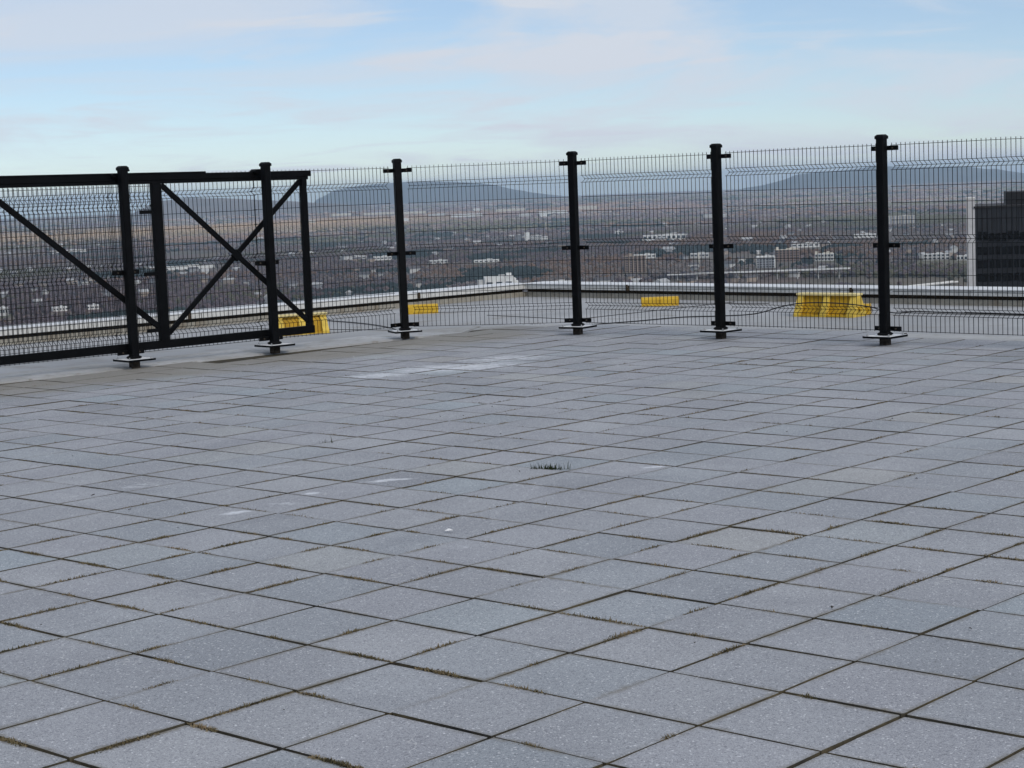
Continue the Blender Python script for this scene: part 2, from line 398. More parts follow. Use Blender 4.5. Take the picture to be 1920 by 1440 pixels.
# ---- houses
def gable(wd, dp, h, wall, roof, nm):
    mb = MB().box((0, 0, h / 2 - 1), (wd, dp, h + 2))
    me = mb.mesh(nm, wall); me.materials.append(roof)
    rb = MB(); e = .6; t = h + dp * .36
    vs_ = [(-wd / 2 - e, -dp / 2 - e, h - .3), (wd / 2 + e, -dp / 2 - e, h - .3), (wd / 2 + e, dp / 2 + e, h - .3), (-wd / 2 - e, dp / 2 + e, h - .3), (-wd / 2 - e, 0, t), (wd / 2 + e, 0, t)]
    fs = [(0, 1, 5, 4), (2, 3, 4, 5), (1, 2, 5), (3, 0, 4), (3, 2, 1, 0)]
    mb.add(vs_, fs)
    me = bpy.data.meshes.new(nm); me.from_pydata(mb.v, [], mb.f); me.materials.append(wall); me.materials.append(roof)
    for i in range(6, 11): me.polygons[i].material_index = 1
    return me
HS = []
for (wc, wl) in (('pale', 'pale'), ('tan', 'tan'), ('grey', 'grey')):
    for (rc, rl) in (('slate', 'dark roofed'), ('roof', 'pale roofed')):
        HS.append((gable(15, 10, 7, BM[wc], BM[rc], 'house'), f'{rl} {wl} house'))
for k in range(388):
    d = 3000 * math.exp(random.random() ** .8 * 1.05); a = R_(random.uniform(-17.5, 17.5))
    x, y = d * math.sin(a), d * math.cos(a)
    if fbm(x, y, 900, 41, 3) < .45: continue
    if abs(x - 105) < 260 and 3500 < y < 5200: continue
    me, lab = HS[random.choice((0, 1, 2, 3, 4, 5, 0, 2))]
    s = random.uniform(.85, 1.5)
    o = share('house', me, None, (x, y, gz(x, y)), (0, 0, random.uniform(0, 3.14)), (s * random.uniform(.9, 1.6), s, s))
    az = math.degrees(a); gaps = [(-11.6, 'left of the first post'), (-7.3, 'between the first and second posts'), (-3.3, 'between the second and third posts'), (2.1, 'between the third and fourth posts'), (6.5, 'between the fourth and fifth posts'), (11.5, 'between the fifth and sixth posts'), (99, 'right of the sixth post')]
    lab = ('nearer ' if d < 4000 else 'distant ' if d < 6000 else 'very distant ') + lab + ' seen through the mesh ' + next(t for q, t in gaps if az < q)
    tag(o, lab, 'house', 'houses in the valley'); BLD.append((x, y, 9 * s, 150 + d * .02))

# ---- woodland (uncountable): crowns spread over the plain
def crown_mat():
    M = Mat('bare_autumn_crown')
    a = M.n('ShaderNodeAttribute', attribute_type='INSTANCER', attribute_name='tint').outputs['Color']
    f = M.noise(M.pos(), .45, 4, .7)
    return M.fin(M.mix(M.rng(f, .35, .68), M.mix(1.0, a, (.6, .6, .62), 'MULTIPLY'), M.mix(1.0, a, (1.5, 1.48, 1.45), 'MULTIPLY')), .95, .05)
CM = crown_mat()
def scatter(name, P, S, T, label, subdiv):
    me = bpy.data.meshes.new(name); me.from_pydata(P.tolist(), [], []); n = len(P)
    at = me.attributes.new('scl', 'FLOAT_VECTOR', 'POINT'); at.data.foreach_set('vector', S.astype(np.float32).ravel())
    at = me.attributes.new('tint', 'FLOAT_COLOR', 'POINT'); at.data.foreach_set('color', np.concatenate([T, np.ones((n, 1))], 1).astype(np.float32).ravel())
    me.materials.append(CM)
    o = bpy.data.objects.new(name, me); COL.objects.link(o); tag(o, label, 'trees', kind='stuff')
    g = bpy.data.node_groups.new(name, 'GeometryNodeTree')
    g.interface.new_socket('Geometry', in_out='INPUT', socket_type='NodeSocketGeometry'); g.interface.new_socket('Geometry', in_out='OUTPUT', socket_type='NodeSocketGeometry')
    N = g.nodes.new; L = g.links.new
    gi = N('NodeGroupInput'); go = N('NodeGroupOutput')
    ico = N('GeometryNodeMeshIcoSphere'); ico.inputs['Radius'].default_value = 1; ico.inputs['Subdivisions'].default_value = subdiv
    nz = N('ShaderNodeTexNoise'); nz.inputs['Scale'].default_value = 1.9; nz.inputs['Detail'].default_value = 3
    pos = N('GeometryNodeInputPosition'); L(pos.outputs[0], nz.inputs['Vector'])
    mr = N('ShaderNodeMapRange'); mr.inputs['From Min'].default_value = .3; mr.inputs['From Max'].default_value = .7; mr.inputs['To Min'].default_value = .55; mr.inputs['To Max'].default_value = 1.3
    L(nz.outputs[0], mr.inputs['Value'])
    vm = N('ShaderNodeVectorMath'); vm.operation = 'SCALE'; L(pos.outputs[0], vm.inputs[0]); L(mr.outputs[0], vm.inputs['Scale'])
    sp = N('GeometryNodeSetPosition'); L(ico.outputs[0], sp.inputs['Geometry']); L(vm.outputs[0], sp.inputs['Position'])
    sm = N('GeometryNodeSetMaterial'); sm.inputs['Material'].default_value = CM; L(sp.outputs[0], sm.inputs[0])
    na = N('GeometryNodeInputNamedAttribute'); na.data_type = 'FLOAT_VECTOR'; na.inputs['Name'].default_value = 'scl'
    rv = N('FunctionNodeRandomValue'); rv.data_type = 'FLOAT_VECTOR'; rv.inputs[0].default_value = (-.2, -.2, 0); rv.inputs[1].default_value = (.2, .2, 6.28)
    ip = N('GeometryNodeInstanceOnPoints')
    L(gi.outputs[0], ip.inputs['Points']); L(sm.outputs[0], ip.inputs['Instance']); L(na.outputs[0], ip.inputs['Scale']); L(rv.outputs[0], ip.inputs['Rotation'])
    L(ip.outputs[0], go.inputs[0])
    md = o.modifiers.new('scatter', 'NODES'); md.node_group = g
    return o
PAL = np.array([(.082, .062, .068), (.098, .073, .070), (.070, .063, .075), (.125, .080, .055), (.078, .074, .045), (.022, .033, .032), (.125, .108, .10)])
def tints(x, y, far=False):
    n = len(x); f1 = fbm(x, y, 420, 61, 3) + RNG.normal(0, .085, n); f2 = fbm(x, y, 700, 97, 3) + RNG.normal(0, .06, n)
    idx = np.where(f1 < .40, 0, np.where(f1 < .50, 1, np.where(f1 < .58, 2, 6)))
    idx = np.where(f2 > .63, 3, idx); idx = np.where(f2 < .35, 4, idx)
    idx = np.where((fbm(x, y, 300, 131, 3) > .66), 5, idx)
    c = PAL[idx] * RNG.uniform(.75, 1.25, (n, 1)) * (1 + 1.7 * np.clip((np.hypot(x, y) - 5500) / 6000, 0, 1))[:, None]   # brightness of the partly sunlit far plain, painted in as lighter crowns
    # sunlight on the far left of the plain, painted in as a golden crown tint
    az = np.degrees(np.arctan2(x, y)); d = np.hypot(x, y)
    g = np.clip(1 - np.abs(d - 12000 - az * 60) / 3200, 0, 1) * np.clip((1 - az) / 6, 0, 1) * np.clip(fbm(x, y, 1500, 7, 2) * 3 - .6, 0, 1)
    sunlit_gold = np.array([.46, .31, .175]) * RNG.uniform(.7, 1.2, (n, 1))
    return c * (1 - g[:, None]) + sunlit_gold * g[:, None]
def wood(n, d0, d1, a_deg, width, height, dens_scale, thr, seed):
    d = np.sqrt(RNG.uniform(d0 ** 2, d1 ** 2, n)); a = np.radians(RNG.uniform(-a_deg, a_deg, n))
    x = d * np.sin(a); y = d * np.cos(a)
    k = fbm(x, y, dens_scale, seed, 3) + RNG.normal(0, .05, n) > thr
    x, y = x[k], y[k]
    for bx, by, hw, clr in BLD:
        near = np.abs(x - bx * y / by) < hw
        r = np.hypot(x, y); rb = math.hypot(bx, by)
        hit = near & (r > rb - clr) & (r < rb + hw)
        keep = RNG.random(len(x)) < np.clip((rb - r) / clr - .55, 0, 1) * 1.6
        m = ~hit | keep; x, y = x[m], y[m]
    n = len(x); wv = width * RNG.uniform(.65, 1.3, n); hv = height * RNG.uniform(.65, 1.3, n)
    z = land_z(x, y) + hv * .75
    return np.stack([x, y, z], 1), np.stack([wv, wv * RNG.uniform(.8, 1.2, n), hv], 1)
P, S = wood(105000, 2150, 7000, 18.5, 5.6, 6.5, 520, .40, 21)
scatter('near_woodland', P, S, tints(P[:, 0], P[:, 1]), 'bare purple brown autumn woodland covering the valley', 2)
P, S = wood(60000, 7000, 15000, 18.5, 15, 7.5, 900, .36, 23)
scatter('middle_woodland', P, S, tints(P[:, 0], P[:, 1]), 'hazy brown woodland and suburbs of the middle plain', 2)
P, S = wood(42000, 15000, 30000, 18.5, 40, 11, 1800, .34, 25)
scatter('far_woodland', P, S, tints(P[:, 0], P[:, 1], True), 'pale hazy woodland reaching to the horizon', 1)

# ---- the dark office tower on the right
TM = Mat('dark_facade_panel'); p_ = TM.obj()
tm = TM.fin(TM.mix(TM.rng(TM.noise(p_, .35, 4), .3, .7), (.017, .019, .024), (.025, .028, .035)), .6, .25)
tg = simple('tower_glass', (.003, .003, .004), .5, .4, .25, .2)
tw = tag(empty('office_tower', (114.3, 450, -G0), R_(-13)), 'dark clad office tower with rows of black windows at the right edge', 'building')
TOP = G0 - 8.8
MB().box((17, 14, TOP / 2), (34, 28, TOP)).build('wall', tm, tw)
MB().box((17, 14, TOP + .25), (34.6, 28.6, .5)).build('roof_coping', simple('tower_coping', (.02, .02, .022), .2, 1), tw)
MB().box((20.2, 15, TOP + 2.0), (25, 20, 3.2)).build('penthouse', simple('penthouse_cladding', (.012, .012, .014), .3, .5), tw)
sb = MB().box((-.98, 3, (G0 - 6.4) / 2), (1.95, 6, G0 - 6.4)).build('stair_slab', simple('slab_concrete', (.52, .52, .53), .08, .4, .85), tw)
MB().box((-.98, 3, G0 - 6.25), (2.15, 6.2, .3)).build('slab_cap', BM['white'], sb)
wme = MB().box((0, 0, 0), (1.05, .3, 1.95)).mesh('window', tg)
mme = MB().box((0, 0, 0), (.14, .26, TOP)).mesh('mullion', tm)
for r_i in range(12):
    for c_i in range(22):
        share('window', wme, tw, (.95 + c_i * 1.45, -.06, G0 - 15.9 - r_i * 3.25 + (.35 if r_i == 0 and c_i % 5 in (0, 1) else 0)))
for c_i in range(23): share('mullion', mme, tw, (.225 + c_i * 1.45, -.1, TOP / 2 - .3))
for r_i in range(12): MB().box((17, -.02, G0 - 14.3 - r_i * 3.25), (33.6, .16, .12)).build('spandrel_rail', tm, tw)

# ================================================================== THE ROOF
ZR = -0.12
LD = Vector((.7545, .6563, 0)).normalized(); RD = Vector((.711, -.703, 0)).normalized()
CR = Vector((.267, 29.30, 0))
def pt(o, d, t): return o + d * t
pl, pr = pt(CR, LD, -46), pt(CR, RD, 46)
pb = Vector((CR.x, CR.y - 62, 0))
def roof_mat():
    M = Mat('roof_membrane'); p = M.pos()
    a = M.noise(p, .35, 6, .6, .6); b = M.noise(p, 2.2, 6, .65); c = M.noise(p, 60, 3, .6)
    col = M.ramp(a, [(.32, (.28, .29, .305)), (.5, (.345, .355, .37)), (.68, (.41, .42, .44))])
    col = M.mix(M.rng(b, .52, .72), col, (.26, .25, .235)); col = M.mix(M.math('MULTIPLY', c, .3), col, (.36, .36, .35))
    # stains along the parapet feet
    M.bump(M.noise(p, 90, 3), .25, .004)
    return M.fin(col, .85, .3)
RFM = roof_mat()
rd = tag(MB().prism([(v.x, v.y) for v in (CR, pl, pb, pr)][::-1], -G0, ZR).build('roof_deck', RFM), kind='structure')
# seams of the membrane
SM = simple('seam_bitumen', (.05, .048, .045), .3, 6, .8)
def strip(a, b, wd, z, name, mat, parent=None, h=.006):
    return MB().bar((a[0], a[1], z + h / 2), (b[0], b[1], z + h / 2), wd, h, bev=.001).build(name, mat, parent)
for a, b, wd in (((1.0, 24.1), (3.2, 26.1), .035), ((-.3, 25.4), (.9, 23.9), .03), ((2.4, 26.3), (3.6, 25.5), .05), ((4.9, 22.9), (6.9, 20.9), .04), ((-3.9, 24.9), (-1.2, 23.2), .035), ((5.6, 22.6), (7.8, 20.2), .03)):
    strip(a, b, wd, ZR, 'membrane_seam', SM, rd)

# ---- parapet walls
def stain_mat(name, base, cap=False):
    M = Mat(name); p = M.pos()
    a = M.noise(M.map(p, sc=(1.6, 1.6, .25)), 3.0, 6, .65); b = M.noise(p, 14, 5, .6)
    col = M.mix(M.rng(b, .3, .7), tuple(c * .86 for c in base), tuple(c * 1.1 for c in base))
    col = M.mix(M.rng(a, .55 if cap else .42, .85), col, (.17, .13, .085) if not cap else (.36, .35, .32))
    M.bump(b, .2, .004)
    return M.fin(col, .75, .3)
PW = stain_mat('parapet_concrete', (.30, .285, .245)); PC = stain_mat('parapet_fascia_metal', (.56, .56, .54), True)
DK = simple('shadow_gap_rust', (.045, .033, .022), .4, 6, .9)
TOPC = simple('cap_metal', (.62, .63, .64), .08, 2, .45, .5)
def parapet(o, d, n_in, L, label, seg):
    """o: corner foot of the inner face; d: direction; n_in: towards the roof"""
    r = tag(empty('parapet_wall', (o.x, o.y, ZR), math.atan2(d.y, d.x)), label, 'wall')
    s = 1 if Vector((-d.y, d.x, 0)).dot(n_in) > 0 else -1      # local +y is inward when s = 1
    W = .42
    MB().box((L / 2, -s * W / 2, .0375), (L, W, .075)).build('base_wall', PW, r)
    MB().box((L / 2, -s * (W / 2 + .03), .1), (L, W - .06, .056)).build('shadow_gap', DK, r)
    n = int(L / seg); me = MB().bbox((0, 0, 0), (seg - .012, W + .05, .07), b=.006).mesh('fascia_panel', PC)
    mt = MB().bbox((0, 0, 0), (seg - .006, W + .09, .016), b=.004).mesh('cap_panel', TOPC)
    for i in range(n):
        share('fascia_panel', me, r, ((i + .5) * seg, -s * (W / 2 - .02) + random.uniform(-.006, .006), .160 + random.uniform(-.003, .003)), (0, 0, random.uniform(-.002, .002)))
        share('cap_panel', mt, r, ((i + .5) * seg, -s * (W / 2 - .02), .2075), (0, 0, 0))
    lm_ = MB().bbox((0, 0, 0), (.04, .05, .09), b=.004).mesh('lug', DK)
    for i in range(1, n, 2): share('lug', lm_, r, (i * seg + .2, s * .055, .17))
    return r
nL = Vector((LD.y, -LD.x, 0)); nR = Vector((RD.y, -RD.x, 0))
parapet(CR, -LD, nL, 40, 'left roof parapet with pale fascia and rusty stained gap running to the corner', 2.0)
parapet(CR, RD, nR, 40, 'right roof parapet with pale fascia behind the yellow barriers', 2.0)

# ---- terrace: bed, kerb and pavers
YAW = -.73892; T = .45
DB = Vector((math.cos(YAW), math.sin(YAW), 0)); DA = Vector((-math.sin(YAW), math.cos(YAW), 0)); OG = Vector((1.105, 6.807, 0))
EDGE = [(-13.2, 11.35), (-.95, 21.80), (-.30, 21.98), (.80, 21.78), (13.0, 10.35), (13.0, -14), (-13.2, -14)]
KERB_IN = [(-12.5, 10.5), (-3.80, 18.20), (-1.15, 20.55), (-.55, 21.0), (-.35, 21.9)]
def inside(x, y, poly):
    c = False; n = len(poly)
    for i in range(n):
        x0, y0 = poly[i]; x1, y1 = poly[(i + 1) % n]
        if (y0 > y) != (y1 > y) and x < (x1 - x0) * (y - y0) / (y1 - y0) + x0: c = not c
    return c
def bed_mat():
    M = Mat('joint_soil'); p = M.pos()
    a = M.noise(p, 3.5, 5, .65); b = M.noise(p, 55, 4, .65)
    col = M.ramp(a, [(.32, (.038, .038, .036)), (.5, (.072, .064, .046)), (.64, (.12, .10, .062)), (.75, (.17, .14, .095))])
    col = M.mix(M.rng(b, .5, .8), col, (.07, .06, .04)); M.bump(b, .6, .006)
    return M.fin(col, .95, .1)
terr = tag(MB().prism(EDGE[::-1], ZR - .02, -.014).build('terrace', bed_mat()), kind='structure')
# kerb slab along the left side
def kerb_mat():
    M = Mat('kerb_concrete'); p = M.pos()
    a = M.noise(p, .9, 6, .65, .5); b = M.noise(p, 9, 5, .6); c = M.noise(p, 120, 3)
    col = M.ramp(a, [(.34, (.27, .265, .25)), (.48, (.37, .375, .38)), (.66, (.47, .48, .49))])
    col = M.mix(M.rng(b, .5, .74), col, (.24, .225, .19)); col = M.mix(M.math('MULTIPLY', c, .35), col, (.5, .5, .5)); M.bump(b, .3, .01)
    return M.fin(col, .9, .25)
kp = [(-13.0, 11.3), (-.98, 21.66), (-.42, 21.86)] + KERB_IN[::-1]
kerb = tag(MB().prism(kp[::-1], -.10, .006).build('terrace_kerb', kerb_mat()), kind='structure')

inner = [(-.72, 21.35), (-.25, 21.55), (.68, 21.36), (12.6, 10.2), (13.0, 10.35), (.80, 21.78), (-.30, 21.98), (-.95, 21.80)]
eo = MB().prism(inner, -.05, -.006); edging = eo.build('terrace_edging', kerb_mat()); tag(edging, kind='structure')
def gnd_poly():  # frame footprint used only to choose which pavers are nearest
    return [(-1.62, 5.0), (-5.6, 17.4), (-2.5, 20.5), (0, 22.3), (3, 20), (5.2, 17.9), (1.75, 5.1)]
STAINS = [  # (x, y, angle, half length, half width, amount) of white lime bloom on the pavers
    (-.50, 17.0, 12, 1.15, .62, .85), (-1.20, 16.55, 15, .55, .40, .85), (-.04, 17.7, 10, .85, .55, .75), (.35, 18.4, 5, .8, .4, .4), (-.9, 17.6, 20, .5, .25, .4),
    (-.73, 10.53, 8, .24, .075, .95), (-1.49, 9.63, 25, .16, .07, .95), (-1.14, 10.17, 10, .10, .06, .9), (-1.25, 9.86, 5, .22, .09, .55), (-2.18, 10.70, 15, .30, .12, .6),
    (.82, 10.64, 20, .15, .06, .85), (.97, 10.5, 0, .12, .05, .5), (-.25, 8.47, 5, .15, .09, .5), (-1.53, 11.2, 10, .32, .12, .5), (-1.9, 12.6, 5, .6, .25, .35), (-3.9, 15.4, 35, 1.5, .14, .35)]
def paver_mat(name, rnd_attr):
    M = Mat(name); p = M.pos()
    rnd = M.n('ShaderNodeAttribute', attribute_name='tone').outputs['Fac'] if rnd_attr else M.n('ShaderNodeObjectInfo').outputs['Random']
    base = M.ramp(rnd, [(.0, (.325, .352, .378)), (.22, (.345, .357, .380)), (.45, (.362, .370, .396)), (.62, (.335, .347, .370)), (.8, (.38, .390, .410)), (.88, (.30, .312, .335)), (.93, (.34, .378, .408)), (1.0, (.388, .386, .382))])
    big = M.noise(p, 1.1, 5, .6, .4); base = M.mix(M.rng(big, .35, .7), M.mix(1.0, base, (.86, .86, .87), 'MULTIPLY'), base)
    # exposed aggregate
    v1 = M.n('ShaderNodeSeparateColor'); M.put(M.voro(p, 150), v1.inputs[0])
    v2 = M.n('ShaderNodeSeparateColor'); M.put(M.voro(p, 310), v2.inputs[0])
    c = M.mix(M.rng(v1.outputs[0], .86, .9), base, M.mix(1.0, base, (.62, .62, .64), 'MULTIPLY'))
    c = M.mix(M.rng(v1.outputs[1], .95, .97), c, (.60, .61, .63))
    c = M.mix(M.rng(v2.outputs[0], .70, .76), c, M.mix(1.0, base, (.74, .74, .76), 'MULTIPLY'))
    c = M.mix(M.rng(v2.outputs[1], .80, .86), c, M.mix(1.0, base, (1.24, 1.24, 1.24), 'MULTIPLY'))
    dmp = M.noise(p, .8, 5, .6, .5); c = M.mix(M.math('MULTIPLY', M.rng(dmp, .56, .70), .30), c, M.mix(1.0, c, (.62, .63, .66), 'MULTIPLY'))
    # scattered dark grime
    g = M.noise(p, 6.5, 6, .7); c = M.mix(M.math('MULTIPLY', M.rng(g, .60, .78), .45), c, (.10, .10, .105))
    lc = M.n('ShaderNodeSeparateXYZ'); M.put(M.n('ShaderNodeAttribute', attribute_name='plan').outputs['Vector'], lc.inputs[0])
    ed = M.math('MAXIMUM', M.math('ABSOLUTE', lc.outputs[0]), M.math('ABSOLUTE', lc.outputs[1]))
    en = M.math('ADD', ed, M.math('MULTIPLY', M.math('SUBTRACT', M.noise(p, 18, 6, .75), .5), .09))
    c = M.mix(M.math('MULTIPLY', M.rng(en, .192, .226), M.rng(M.noise(p, 2.0, 3), .35, .68, .2, 1.0)), c, M.mix(M.noise(p, 8, 3), (.13, .125, .11), (.20, .18, .145)))
    # dry brown dirt drifting in from the left kerb
    sp = M.n('ShaderNodeSeparateXYZ'); M.put(p, sp.inputs[0])
    dist = M.math('ADD', M.math('MULTIPLY', sp.outputs[0], -.6563), M.math('MULTIPLY', sp.outputs[1], .7545))   # distance towards the left parapet
    dm = M.rng(M.math('ADD', dist, M.math('MULTIPLY', M.noise(p, 1.3, 5, .6), 1.6)), 15.3, 16.4)
    xm = M.rng(sp.outputs[0], -.2, 1.0, 1.0, 0.0)
    c = M.mix(M.math('MULTIPLY', M.math('MULTIPLY', dm, xm), .78), c, M.mix(M.noise(p, 5, 4), (.20, .185, .15), (.27, .25, .215)))
    # lime bloom
    tot = None; ns = M.noise(M.map(p, rot=(0, 0, .5), sc=(1.0, 2.6, 1)), 7.0, 6, .72); nb = M.noise(p, 26, 4, .7)
    for (x, y, a, l, wd, am) in STAINS:
        q = M.map(p, loc=(x, y, 0), rot=(0, 0, R_(a)), sc=(l, wd, 1000.0), typ='TEXTURE')
        ln = M.n('ShaderNodeVectorMath', operation='LENGTH'); M.put(q, ln.inputs[0])
        e = M.math('MULTIPLY', M.rng(ln.outputs['Value'], 1.25, .1), am)
        tot = e if tot is None else M.math('MAXIMUM', tot, e)
    sm_ = M.math('ADD', tot, M.math('ADD', M.math('MULTIPLY', M.math('SUBTRACT', ns, .5), 1.9), M.math('MULTIPLY', M.math('SUBTRACT', nb, .5), 1.1)))
    k = M.math('MULTIPLY', M.rng(sm_, .42, 1.0), M.rng(tot, .0, .25))
    c = M.mix(M.math('MULTIPLY', k, .9), c, (.64, .66, .70))
    # hairline scuffs
    q = M.map(p, rot=(0, 0, .9), sc=(1.6, .35, 1)); w_ = M.voro(M.mix(.12, q, M.n('ShaderNodeTexNoise').outputs['Color']), 2.2, 'Distance', 'DISTANCE_TO_EDGE')
    sc_ = M.math('MULTIPLY', M.rng(w_, .006, .001), M.rng(M.noise(p, 1.7, 2), .58, .66)); c = M.mix(M.math('MULTIPLY', sc_, .5), c, (.6, .6, .6))
    h = M.math('ADD', M.math('MULTIPLY', v1.outputs[2], .6), M.noise(p, 240, 3)); M.bump(h, .45, .0022)
    return M.fin(c, .82, .35)
PMo, PMs = paver_mat('paver_aggregate', False), paver_mat('paver_aggregate_field', True)
TH = .05
def paver_geo(sa, sb_, jit):
    x, y = sb_ / 2, sa / 2; r = .003
    out = []
    for (cx, cy_), (nx, ny) in zip([(-x, -y), (x, -y), (x, y), (-x, y)], [(x, -y), (x, y), (-x, y), (-x, -y)]):
        dx, dy = nx - cx, ny - cy_; L = math.hypot(dx, dy); dx /= L; dy /= L
        for t in (random.uniform(r, 3 * r), L * random.uniform(.3, .7), L - random.uniform(r, 3 * r)):
            k = random.uniform(0, jit) + (random.uniform(.002, .006) if random.random() < .07 else 0)      # worn, slightly chipped edge
            out.append((cx + dx * t - dy * k, cy_ + dy * t + dx * k))
    n = len(out)
    return [(a, b, 0) for a, b in out] + [(a, b, -TH) for a, b in out], [tuple(range(n))] + [(i, n + i, n + (i + 1) % n, (i + 1) % n) for i in range(n)]
variants = []
SIDE = bed_mat()                                        # soil and moss packed against the paver edges
for i in range(14):
    vs_, fs = paver_geo(T - random.uniform(.004, .0145), T - random.uniform(.0025, .0105), .0032); mb = MB(); mb.add(vs_, fs); me = mb.mesh('paver', PMo)
    me.materials.append(SIDE); at = me.attributes.new('plan', 'FLOAT_VECTOR', 'POINT'); at.data.foreach_set('vector', [q for v in vs_ for q in v])
    for q in range(1, 13): me.polygons[q].material_index = 1
    variants.append((me, vs_, fs))
cells = []
VIEW = gnd_poly()
rowoff = {a: random.uniform(-.004, .004) for a in range(-60, 60)}
for a in range(-46, 44):
    for b in range(-46, 46):
        c = OG + DB * (b + .5) * T + DA * (a + .5) * T
        if not (-12.6 < c.x < 12.6 and -4.5 < c.y < 22): continue
        # keep every corner on the terrace and off the kerb
        cor = [c + DB * s1 * T * .5 + DA * s2 * T * .5 for s1 in (-1, 1) for s2 in (-1, 1)]
        if not all(inside(q.x, q.y, EDGE) for q in cor): continue
        if any(inside(q.x, q.y, kp) for q in [c] + [c.lerp(q, .82) for q in cor]): continue
        cells.append((c, a, b, inside(c.x, c.y, VIEW)))
order = sorted([k for k in range(len(cells)) if cells[k][3]], key=lambda k: cells[k][0].length)
chosen = set(order[:300])
fv, ff, tone, plan = [], [], [], []
for k, (c, a, b, vis) in enumerate(cells):
    c = c + DB * (rowoff[a] + random.uniform(-.002, .002)) + DA * random.uniform(-.0025, .0025)
    z = random.gauss(0, .0012) + .003 * (vnoise(c.x * 1.0, c.y * 1.0, 1.6, 3) - .5)
    rx, ry, rz = random.gauss(0, .0022), random.gauss(0, .0022), YAW + random.gauss(0, .0028)
    me, vs_, fs = variants[random.randrange(14)]
    if k in chosen:
        share('paver', me, terr, (c.x, c.y, float(z)), (rx, ry, rz))
    else:
        m = Matrix.Translation((c.x, c.y, float(z))) @ Matrix.Rotation(rz, 4, 'Z') @ Matrix.Rotation(ry, 4, 'Y') @ Matrix.Rotation(rx, 4, 'X')
        q0 = len(fv); fv += [tuple(m @ Vector(v)) for v in vs_]; ff += [tuple(i + q0 for i in f) for f in fs]; tone += [random.random()] * 24; plan += [q for v in vs_ for q in v]
mb = MB(); mb.v, mb.f = fv, ff
po = mb.build('paver_field', PMs, terr); tag(po, kind='stuff'); po.data.materials.append(SIDE)
po.data.polygons.foreach_set('material_index', [0 if i % 13 == 0 else 1 for i in range(len(po.data.polygons))])
at = po.data.attributes.new('tone', 'FLOAT', 'POINT'); at.data.foreach_set('value', tone)
at = po.data.attributes.new('plan', 'FLOAT_VECTOR', 'POINT'); at.data.foreach_set('vector', plan)

# ---- moss and dry grass in the joints (uncountable)
def blade_mat(name, stops):
    M = Mat(name); f = M.noise(M.pos(), 9, 4, .7)
    m = M.fin(M.ramp(f, stops), .9, .1); return m
MOSS = blade_mat('joint_moss', [(.3, (.055, .052, .030)), (.45, (.12, .10, .055)), (.58, (.19, .15, .09)), (.72, (.28, .21, .14))])
GRASS = blade_mat('grass_blade', [(.35, (.018, .026, .012)), (.65, (.045, .055, .024))])
mv, mf = [], []
def blade(p, h, wd, lean, az):
    d = Vector((math.cos(az), math.sin(az), 0)); s = Vector((-d.y, d.x, 0)) * wd / 2; k = len(mv)
    t = p + d * lean + Vector((0, 0, h))
    mv.extend([tuple(p - s), tuple(p + s), tuple(t)]); mf.append((k, k + 1, k + 2))
segs = []
for (c, a, b, vis) in cells:
    if not vis or c.y > 17: continue
    segs.append((c - DA * T / 2 - DB * T / 2, DB, DA, c.y)); segs.append((c - DB * T / 2 - DA * T / 2, DA, DB, c.y))
for (o, d, n, yy) in segs:
    r = random.random(); amt = float(fbm(o.x + 40, o.y + 40, 2.2, 77, 3))
    if r > .22 + max(0, amt - .42) * 2.6: continue
    t0 = random.uniform(0, .6) if r > .06 else 0; t1 = min(1, t0 + random.uniform(.15, .8)) if r > .06 else 1
    den = int((t1 - t0) * T * (1300 if yy < 9 else 520) * random.uniform(.4, 1.2))
    for i in range(den):
        t = random.uniform(t0, t1); p = o + d * t * T + n * random.gauss(0, .0065); p.z = -.004
        env = .35 + .65 * math.sin(math.pi * (t - t0) / (t1 - t0)) if t1 > t0 else 1
        blade(p, env * random.uniform(.005, .0135) * (1.6 if random.random() < .08 else 1), random.uniform(.004, .010), random.uniform(0, .016), random.uniform(0, 6.28))
for (c, a, b, vis) in cells:                       # clumps at the crossings
    if vis and random.random() < .07 and c.y < 16:
        o = c - DA * T / 2 - DB * T / 2
        for i in range(random.randint(15, 50)):
            q = o + Vector((random.gauss(0, .014), random.gauss(0, .014), 0)); q.z = -.003
            blade(q, random.uniform(.004, .012), random.uniform(.005, .011), random.uniform(0, .018), random.uniform(0, 6.28))
mb = MB(); mb.v, mb.f = mv, mf
tag(mb.build('joint_growth', MOSS, terr), kind='stuff')
# crumbs of moss lying loose
mb = MB()
for i in range(46):
    y = random.uniform(5.6, 14); x = random.uniform(-.27, .27) * y; s = random.uniform(.004, .011)
    pts = [Vector((random.uniform(-1, 1), random.uniform(-1, 1), random.uniform(-.1, .9))) * s for _ in range(7)]
    k = len(mb.v); mb.v += [tuple(q + Vector((x, y, .006))) for q in pts]; mb.f += [(k + u, k + v_, k + w_) for u, v_, w_ in ((0, 1, 2), (0, 2, 3), (1, 4, 2), (3, 5, 0), (2, 5, 6), (4, 6, 1))]
tag(mb.build('loose_crumbs', simple('dry_crumb', (.05, .045, .038), .4, 30, .9)), 'small dark crumbs of moss scattered on the pavers', 'debris', kind='stuff')
pap = MB(); pap.add([(-.022, -.006, .008), (.012, -.009, .012), (.024, .004, .009), (-.008, .011, .016), (0, 0, .02)], [(0, 1, 4), (1, 2, 4), (2, 3, 4), (3, 0, 4), (3, 2, 1, 0)])
tag(pap.build('paper_scrap', simple('white_paper', (.75, .75, .75), .05, 40), loc=(-.335, 8.83, .002)), 'tiny white paper scrap lying on the pavers', 'litter')

